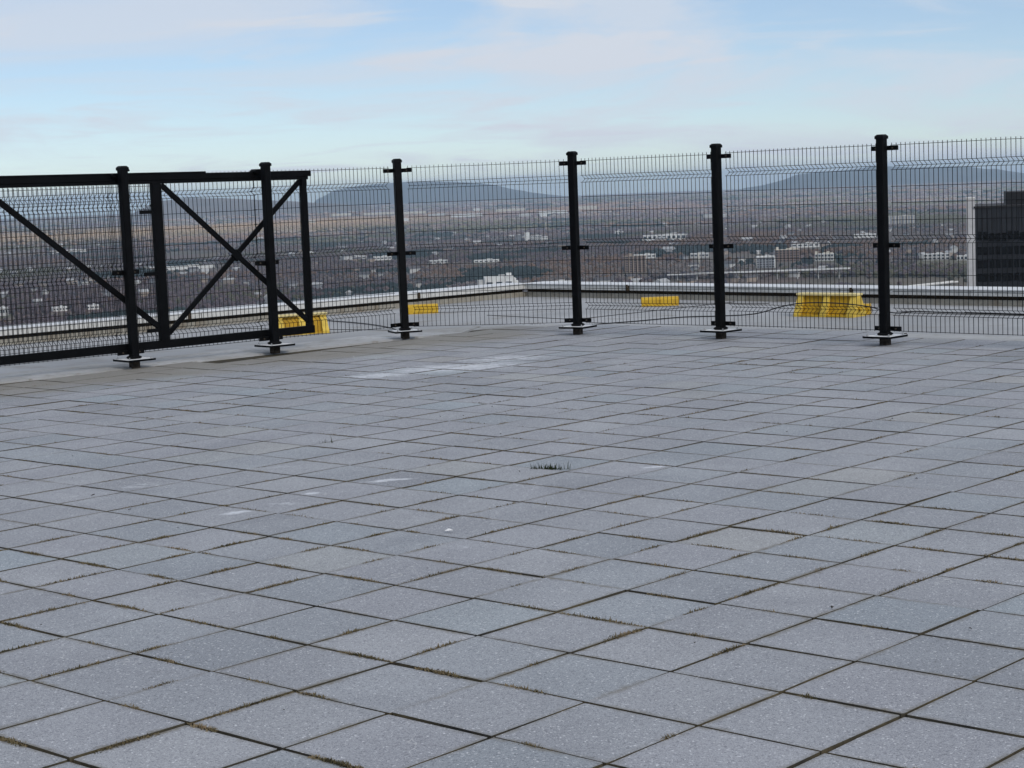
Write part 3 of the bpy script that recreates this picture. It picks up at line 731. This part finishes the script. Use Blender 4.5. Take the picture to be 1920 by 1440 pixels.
def tuft(loc, along, length, n, hmin, hmax, label, seed, dry=False):
    random.seed(seed); r = MB()
    for i in range(n):
        t = random.gauss(0, .33); p = Vector(along) * t * length + Vector((random.gauss(0, .010), random.gauss(0, .010), -.012))
        h = random.uniform(hmin, hmax) * (1.0 if random.random() < .3 else .6); az = random.uniform(0, 6.28); d = Vector((math.cos(az), math.sin(az), 0)); s = Vector((-d.y, d.x, 0)) * random.uniform(.0018, .0034)
        l = random.uniform(.1, .6) * h
        a, b, c = p, p + d * l * .35 + Vector((0, 0, h * .6)), p + d * l + Vector((0, 0, h))
        r.add([a - s, a + s, b + s * .7, b - s * .7, c], [(0, 1, 2, 3), (3, 2, 4)])
    o = r.build('grass_tuft', MOSS if dry else GRASS, loc=loc)
    return tag(o, label, 'grass', 'grass tufts on the roof')
tuft((.20, 10.70, 0), (.98, -.2, 0), .15, 210, .02, .066, 'dark green grass tuft growing from a paver joint mid terrace', 5)
tuft((-1.25, 12.22, 0), (.9, -.4, 0), .10, 14, .02, .07, 'sparse pair of grass blades in the pavers left of centre', 6)
tuft((.33, 22.55, ZR + .01), (.9, -.35, 0), .30, 220, .03, .11, 'straggly green weeds on the lower roof left of the fourth post', 7)
tuft((.02, 21.95, -.05), (.97, -.2, 0), .42, 260, .02, .07, 'dry brown weeds along the terrace edge left of the fourth post', 8, True)
tuft((.98, 21.9, -.05), (.8, -.6, 0), .22, 120, .02, .06, 'short weeds along the terrace edge just right of the fourth post', 9, True)
random.seed(99)

# ================================================================== FENCE
def paint(name, c, rough):
    M = Mat(name); p = M.pos()
    col = M.mix(M.rng(M.noise(p, 7, 5, .65), .35, .7), c, tuple(x * 1.5 + .001 for x in c))
    return M.fin(col, rough, .10)
FP = paint('black_post_paint', (.0016, .0019, .0026), .55); FW = paint('black_wire_coating', (.006, .007, .008), .6)
GALV = simple('galvanised_plate', (.78, .79, .80), .12, 25, .5, .5); STUB = simple('dirty_stub_steel', (.045, .036, .028), .5, 18, .9)
BOLT = simple('bolt_zinc', (.5, .5, .5), .2, 30, .4, .5, .7)
PD = [(-3.742, 18.256), (-2.478, 19.334), (-1.171, 20.527), (.747, 20.177), (2.174, 18.938), (3.581, 17.537)]
l1 = Vector((.7495, .6620, 0)); r1 = Vector((.7090, -.7052, 0))
POSTS = [Vector((PD[0][0], PD[0][1], 0)) - l1 * 1.70 * k for k in (2, 1)] + [Vector((x, y, 0)) for x, y in PD] + [Vector((3.581, 17.537, 0)) + r1 * 1.97 * k for k in (1, 2, 3)]
fence = tag(empty('mesh_fence', POSTS[4]), 'black welded wire mesh fence on square posts around the terrace corner', 'fence')
O0 = POSTS[4]
NP = len(POSTS)
DIRS = [(POSTS[i + 1] - POSTS[i]).normalized() for i in range(NP - 1)]
def outn(d): return Vector((-d.y, d.x, 0))
S_ = .080
def pdir(i):
    if i <= 3: return l1
    if i == 4: return (l1 * 1.0 + DIRS[4] * .7).normalized()
    if i == 5: return (DIRS[4] * .5 + r1).normalized()
    return r1
MO = [.25, .25, .25, .25, .085] + [.075] * (NP - 5)        # how far outside the post the wire plane runs
# shared post meshes (local x along the fence)
tube_me = MB().bbox((0, 0, 1.02), (S_, S_, 1.88), b=.006).mesh('fence_post', FP)
cap_b = MB(); c_ = .0465
cap_b.add([(-c_, -c_, 0), (c_, -c_, 0), (c_, c_, 0), (-c_, c_, 0), (-c_, -c_, .026), (c_, -c_, .026), (c_, c_, .026), (-c_, c_, .026), (-.03, -.03, .043), (.03, -.03, .043), (.03, .03, .043), (-.03, .03, .043)],
          [(3, 2, 1, 0), (0, 1, 5, 4), (1, 2, 6, 5), (2, 3, 7, 6), (3, 0, 4, 7), (4, 5, 9, 8), (5, 6, 10, 9), (6, 7, 11, 10), (7, 4, 8, 11), (8, 9, 10, 11)])
cap_me = cap_b.mesh('post_cap', FP)
plate_me = MB().bbox((0, 0, 0), (.30, .30, .016), b=.002).mesh('base_plate', GALV)
rim_b = MB()
for a in range(4):
    m = Matrix.Rotation(a * math.pi / 2, 4, 'Z'); rim_b.box(m @ Vector((0, -.1515, -.004)), (.306, .004, .02), mat=m)
rim_me = rim_b.mesh('plate_edge', FP)
stub_me = MB().bbox((0, 0, .037), (.082, .082, .078), b=.004).mesh('foot_block', STUB)
bolt_b = MB().tube([(0, 0, -.012), (0, 0, .022)], .006, 6, True); bolt_b.tube([(0, 0, 0), (0, 0, .009)], .012, 6, True); bolt_me = bolt_b.mesh('bolt', BOLT)
clampbolt = MB().tube([(0, -.012, 0), (0, .008, 0)], .009, 6, True).mesh('clamp_bolt', STUB)
for i, P in enumerate(POSTS):
    d = pdir(i); rz = math.atan2(d.y, d.x)
    post = share('fence_post', tube_me, fence, P - O0, (random.gauss(0, .002), random.gauss(0, .002), rz))
    share('post_cap', cap_me, post, (0, 0, 1.955)); share('base_plate', plate_me, post, (0, 0, .086), (0, 0, 0)); share('plate_edge', rim_me, post, (0, 0, .088))
    share('foot_block', stub_me, post, (0, 0, 0))
    for sx in (-1, 1):
        for sy in (-1, 1): share('bolt', bolt_me, post, (sx * .12, sy * .12, .095))
    MB().bbox((0, 0, .108), (.12, .12, .03), b=.012).build('weld_collar', FP, post)
    # clamps: one half bar along the panel on either side
    inv = Matrix.Rotation(-rz, 4, 'Z')
    for z in (.155, .95, 1.868):
        for sd in (-1, 1):
            k = i - 1 if sd < 0 else i
            if k < 0 or k > NP - 2: continue
            if i <= 3 and z > 1.8: continue       # hidden behind the gate rail
            dd = DIRS[k] * sd; n = outn(DIRS[k]); base = n * (min(MO[i], .085) - .024)
            a = inv @ (base + dd * .0); b = inv @ (base + dd * .150)
            a.z = b.z = z
            cl_o = MB().bar(a, b, .014, .044, bev=.003).build('clamp', FP, post)
            c = a.lerp(b, .62); c = c - (inv @ n) * .006
            share('clamp_bolt', clampbolt, cl_o, c, (0, 0, math.atan2((inv @ n).y, (inv @ n).x) - math.pi / 2))
    MB().bar((0, .03, .945), (0, max(MO[i] - .01, .06), .945), .05, .05, bev=.004).build('standoff', FP, post)
FOLDS = [(.278, .314, .348), (.965, 1.002, 1.04), (1.661, 1.697, 1.736)]
HZ = [.130, .506, .666, .816, 1.187, 1.35, 1.504, 1.893]
def wire_panel(A, B, n, dz, zlo, zhi, parent, name='mesh_panel', depth=.058, rv=.0036, rh=.0034, pitch=.05):
    """welded mesh from A to B; folds bulge along n"""
    d = B - A; L = d.length; d.normalize(); mb = MB()
    def prof():
        pts = [(zlo, 0)]
        for a, b, c in FOLDS: pts += [(a + dz, 0), (b + dz, 1), (c + dz, 0)]
        return [q for q in pts if q[0] >= zlo - 1e-6] + [(zhi, 0)]
    pf = prof(); nw = int(round(L / pitch)); x0 = (L - nw * pitch) / 2
    for i in range(nw + 1):
        p = A + d * (x0 + i * pitch + random.gauss(0, .0006))
        mb.tube([p + n * (o * depth) + Vector((0, 0, z)) for z, o in pf], rv, 4)
    for z in HZ + [q for f in FOLDS for q in f]:
        if not (zlo <= z + dz <= zhi): continue
        off = depth if any(abs(z - f[1]) < 1e-6 for f in FOLDS) else 0
        q = n * (off - .005) + Vector((0, 0, z + dz))
        sag = random.gauss(0, .0015)
        mb.tube([A + d * (x0 - .012) + q, (A + B) / 2 + q + Vector((0, 0, sag)), B - d * (x0 - .012) + q], rh, 4)
    return mb.build(name, FW, parent)
for i in range(NP - 1):
    d = DIRS[i]; n = outn(d)
    a = POSTS[i] - O0 + n * MO[i] + d * (.06 if i > 3 else -.02 if i < 3 else .0); b = POSTS[i + 1] - O0 + n * MO[i + 1] - d * (.06 if i >= 3 else .0)
    if i == 4: a = a + d * .04
    p = wire_panel(a, b, n, random.gauss(0, .003), .125, 1.917, fence)
    p['kind'] = 'stuff'

# ---- sliding gate leaf, parked open along the left run of the fence
gdir = l1; gn = outn(gdir); GO = POSTS[2] + gn * .135
gate = tag(empty('sliding_gate', GO, math.atan2(gdir.y, gdir.x)), 'black steel sliding gate with cross braces slid open behind the two left posts', 'gate')
def gb(name, a, b, wd, h, parent=gate, off=0.0): return MB().bar((a[0], off, a[1]), (b[0], off, b[1]), wd, h, upv=(0, 0, 1) if abs(a[1] - b[1]) < abs(a[0] - b[0]) else (1, 0, 0)).build(name, FP, parent)
tr = gb('top_rail', (-2.6, 1.895), (2.335, 1.870), .06, .062); gb('rail_track', (-2.6, 1.846), (2.30, 1.824), .045, .036, tr)
gb('rail_sleeve', (-2.6, 1.936), (1.02, 1.914), .068, .020, tr)
br = gb('bottom_rail', (-2.6, .190), (2.285, .200), .06, .082)
gb('end_stile', (2.236, .163), (2.240, 1.826), .055, .062); gb('middle_stile', (.437, .235), (.437, 1.832), .058, .105)
gb('brace', (.50, 1.80), (2.205, .30), .03, .052, off=-.008); gb('brace', (.50, .30), (2.205, 1.79), .026, .052, off=.012); gb('brace', (-1.85, 2.15 - .0), (.385, .37), .03, .056, off=-.008) if False else gb('brace', (-1.395, 1.80), (.385, .37), .03, .056, off=-.008)
MB().bbox((1.352, -.004, 1.045), (.10, .04, .10), b=.01, mat=Matrix.Rotation(R_(45), 4, 'Y')).build('brace_gusset', FP, gate)
for x, z in ((.30, 1.535), (.31, .915), (.31, .345)):
    MB().bbox((x, -.02, z), (.15, .014, .038), b=.003).build('mesh_clamp', FP, gate)
for x in (-.02, 1.66):
    rk = MB().bbox((x, -.02, 1.905), (.11, .10, .05), b=.006).build('roller_bracket', FP, gate)
    for s in (-.05, .05): MB().tube([(x + s, -.075, 1.905), (x + s, .03, 1.905)], .018, 10, True).build('roller', FP, rk)
for x in (.05, .12): MB().bbox((x, 0, 1.955), (.05, .05, .022), b=.005).build('stop_block', FP, gate)
gp = wire_panel(Vector((-2.5, .012, 0)), Vector((.40, .012, 0)), Vector((0, 1, 0)), -.10, .215, 1.815, gate, depth=.05)
gp['kind'] = 'stuff'

# ================================================================== YELLOW BARRIERS, CABLES
def ymat():
    M = Mat('yellow_barrier_paint'); p = M.pos()
    a = M.noise(p, 5, 6, .65); b = M.noise(M.map(p, sc=(1, 1, .3)), 16, 5, .7)
    col = M.mix(M.rng(a, .35, .7), (.48, .285, .012), (.60, .38, .022)); col = M.mix(M.math('MULTIPLY', M.rng(b, .55, .75), .6), col, (.30, .19, .05))
    return M.fin(col, .6, .4)
YM = ymat(); YR = simple('lit_rib_yellow', (.64, .45, .07), .16, 9, .6); YB = simple('shaded_panel_yellow', (.47, .275, .012), .18, 6, .65); YT = simple('pale_top_yellow', (.72, .60, .28), .12, 6, .6)  # ribs lightened and recessed panels darkened to paint in their light and shade
def barrier(x, y, rz, L, H, foot, top, nr, label, out):
    """plastic road barrier: sloped skirt between upright ribs, flat pale top"""
    r = tag(empty('road_barrier', (x, y, ZR), rz), label, 'barrier', 'yellow barriers on the lower roof')
    def wedge(x0, x1, ft, tp, h0, h1):
        mb = MB(); q = []
        for X in (x0, x1): q += [(X, -ft, h0), (X, -ft, h0 + .03), (X, -tp, h1), (X, tp, h1), (X, ft, h0 + .03), (X, ft, h0)]
        mb.add(q, [(5, 4, 3, 2, 1, 0), (6, 7, 8, 9, 10, 11)] + [(i, (i + 1) % 6, 6 + (i + 1) % 6, 6 + i) for i in range(6)])
        return mb
    wedge(-L / 2 + .02, L / 2 - .02, foot * .55, top * .45, .0, H - .02).build('body', YB, r)
    for i in range(nr):
        c = -L / 2 + .04 + (L - .08) * i / (nr - 1)
        wedge(c - .042, c + .042, foot, top, .0, H - .022).build('rib', YR, r)
    MB().bbox((0, 0, H - .006), (L + .03, top * 2 + .05, .03), b=.006).build('top_slab', YT, r)
    MB().bbox((0, 0, .012), (L - .1, foot * 1.9, .024), b=.004).build('foot_plate', YM, r)
    for s in (-1, 1): MB().tube([(s * (L / 2 - .02), 0, H * .35), (s * (L / 2 + .03), 0, H * .35)], .03, 8, True).build('coupling', YM, r)
    return r
def slab(x, y, rz, L, W, H, label):
    r = tag(empty('wheel_stop', (x, y, ZR), rz), label, 'wheel stop', 'yellow barriers on the lower roof')
    mb = MB(); q = []
    for X in (-L / 2, L / 2): q += [(X, -W / 2, 0), (X, -W / 2 + .006, H * .75), (X, -W / 2 + .03, H), (X, W / 2 - .03, H), (X, W / 2, 0)]
    mb.add(q, [(4, 3, 2, 1, 0), (5, 6, 7, 8, 9)] + [(i, (i + 1) % 5, 5 + (i + 1) % 5, 5 + i) for i in range(5)])
    mb.build('body', YM, r)
    for s in (-1, 0, 1): MB().box((s * L * .33, -W / 2 + .001, H * .38), (.018, .012, H * .72)).build('rib', YM, r)
    MB().bbox((L / 2 + .004, 0, H * .55), (.012, W * .5, H * .5), b=.003).build('end_plate', simple('dark_end', (.16, .10, .04), .4, 14, .9), r)  # end plate in a darker brown
    return r
ra = math.atan2(RD.y, RD.x)
barrier(3.98, 22.86, ra + .06, .84, .28, .17, .05, 3, 'large ribbed yellow barrier with pale top left of the rightmost post', 1)
slab(4.37, 22.95, ra + .5, .28, .22, .13, 'low yellow block poking out right of the large ribbed barrier')
slab(2.13, 25.95, -.05, .52, .2, .125, 'small low yellow block with dark end between the fourth and fifth posts')
slab(-1.27, 26.32, .12, .50, .2, .13, 'low yellow block beside the third post below the left parapet')
barrier(-2.66, 23.38, math.atan2(LD.y, LD.x) - .3, .66, .25, .16, .05, 3, 'yellow barrier behind the lower corner of the gate', 1)
CB = simple('black_cable_sheath', (.012, .012, .013), .3, 8, .55)
def smooth(pts, n=10):
    P = [Vector(p) for p in pts]; P = [P[0]] + P + [P[-1]]; out = []
    for i in range(1, len(P) - 2):
        for k in range(n):
            t = k / n; a, b, c, d = P[i - 1:i + 3]
            out.append(.5 * ((2 * b) + (c - a) * t + (2 * a - 5 * b + 4 * c - d) * t * t + (3 * b - a - 3 * c + d) * t ** 3))
    return out + [P[-2]]
g = ZR + .012
tag(MB().tube(smooth([(1.05, 22.9, g), (1.55, 23.12, g), (2.2, 23.5, g), (2.66, 23.45, g), (3.1, 23.3, g + .02), (3.42, 23.15, .0), (3.62, 22.98, .045), (3.85, 22.68, .065), (4.12, 22.42, .055), (4.42, 22.5, .0), (4.75, 22.7, g + .01), (5.06, 22.9, g), (5.5, 22.4, g), (6.1, 21.75, g), (6.9, 20.9, g)]), .0075, 7, True).build('cable', CB, smooth=True), 'black cable snaking across the lower roof and over the large yellow barrier', 'cable')
tag(MB().tube(smooth([(-2.62, 25.6, g), (-1.95, 24.6, g), (-1.55, 23.7, g), (-1.3, 22.8, g), (-.95, 22.35, g), (-.3, 22.26, g), (.2, 22.1, g + .06), (.95, 22.0, g + .04)]), .0075, 7, True).build('cable', CB, smooth=True), 'black cable lying along the terrace edge between the third and fourth posts', 'cable')

# ================================================================== HAZE
M = bpy.data.materials.new('haze_air'); M.use_nodes = True
t = M.node_tree; t.nodes.clear(); ou = t.nodes.new('ShaderNodeOutputMaterial'); pv = t.nodes.new('ShaderNodeVolumePrincipled')
pv.inputs['Color'].default_value = (.64, .82, 1.0, 1); pv.inputs['Density'].default_value = 3.4e-5; pv.inputs['Anisotropy'].default_value = 0.1
t.links.new(pv.outputs[0], ou.inputs['Volume'])
lowest = -G0 - 52000 ** 2 / (2 * RE) - 30
hz = MB().box((0, 0, (lowest - 30 + 125) / 2), (112000, 112000, 125 - (lowest - 30))).build('haze', M)
tag(hz, 'pale blue air between the terrace and the far mountains', 'haze', kind='stuff')
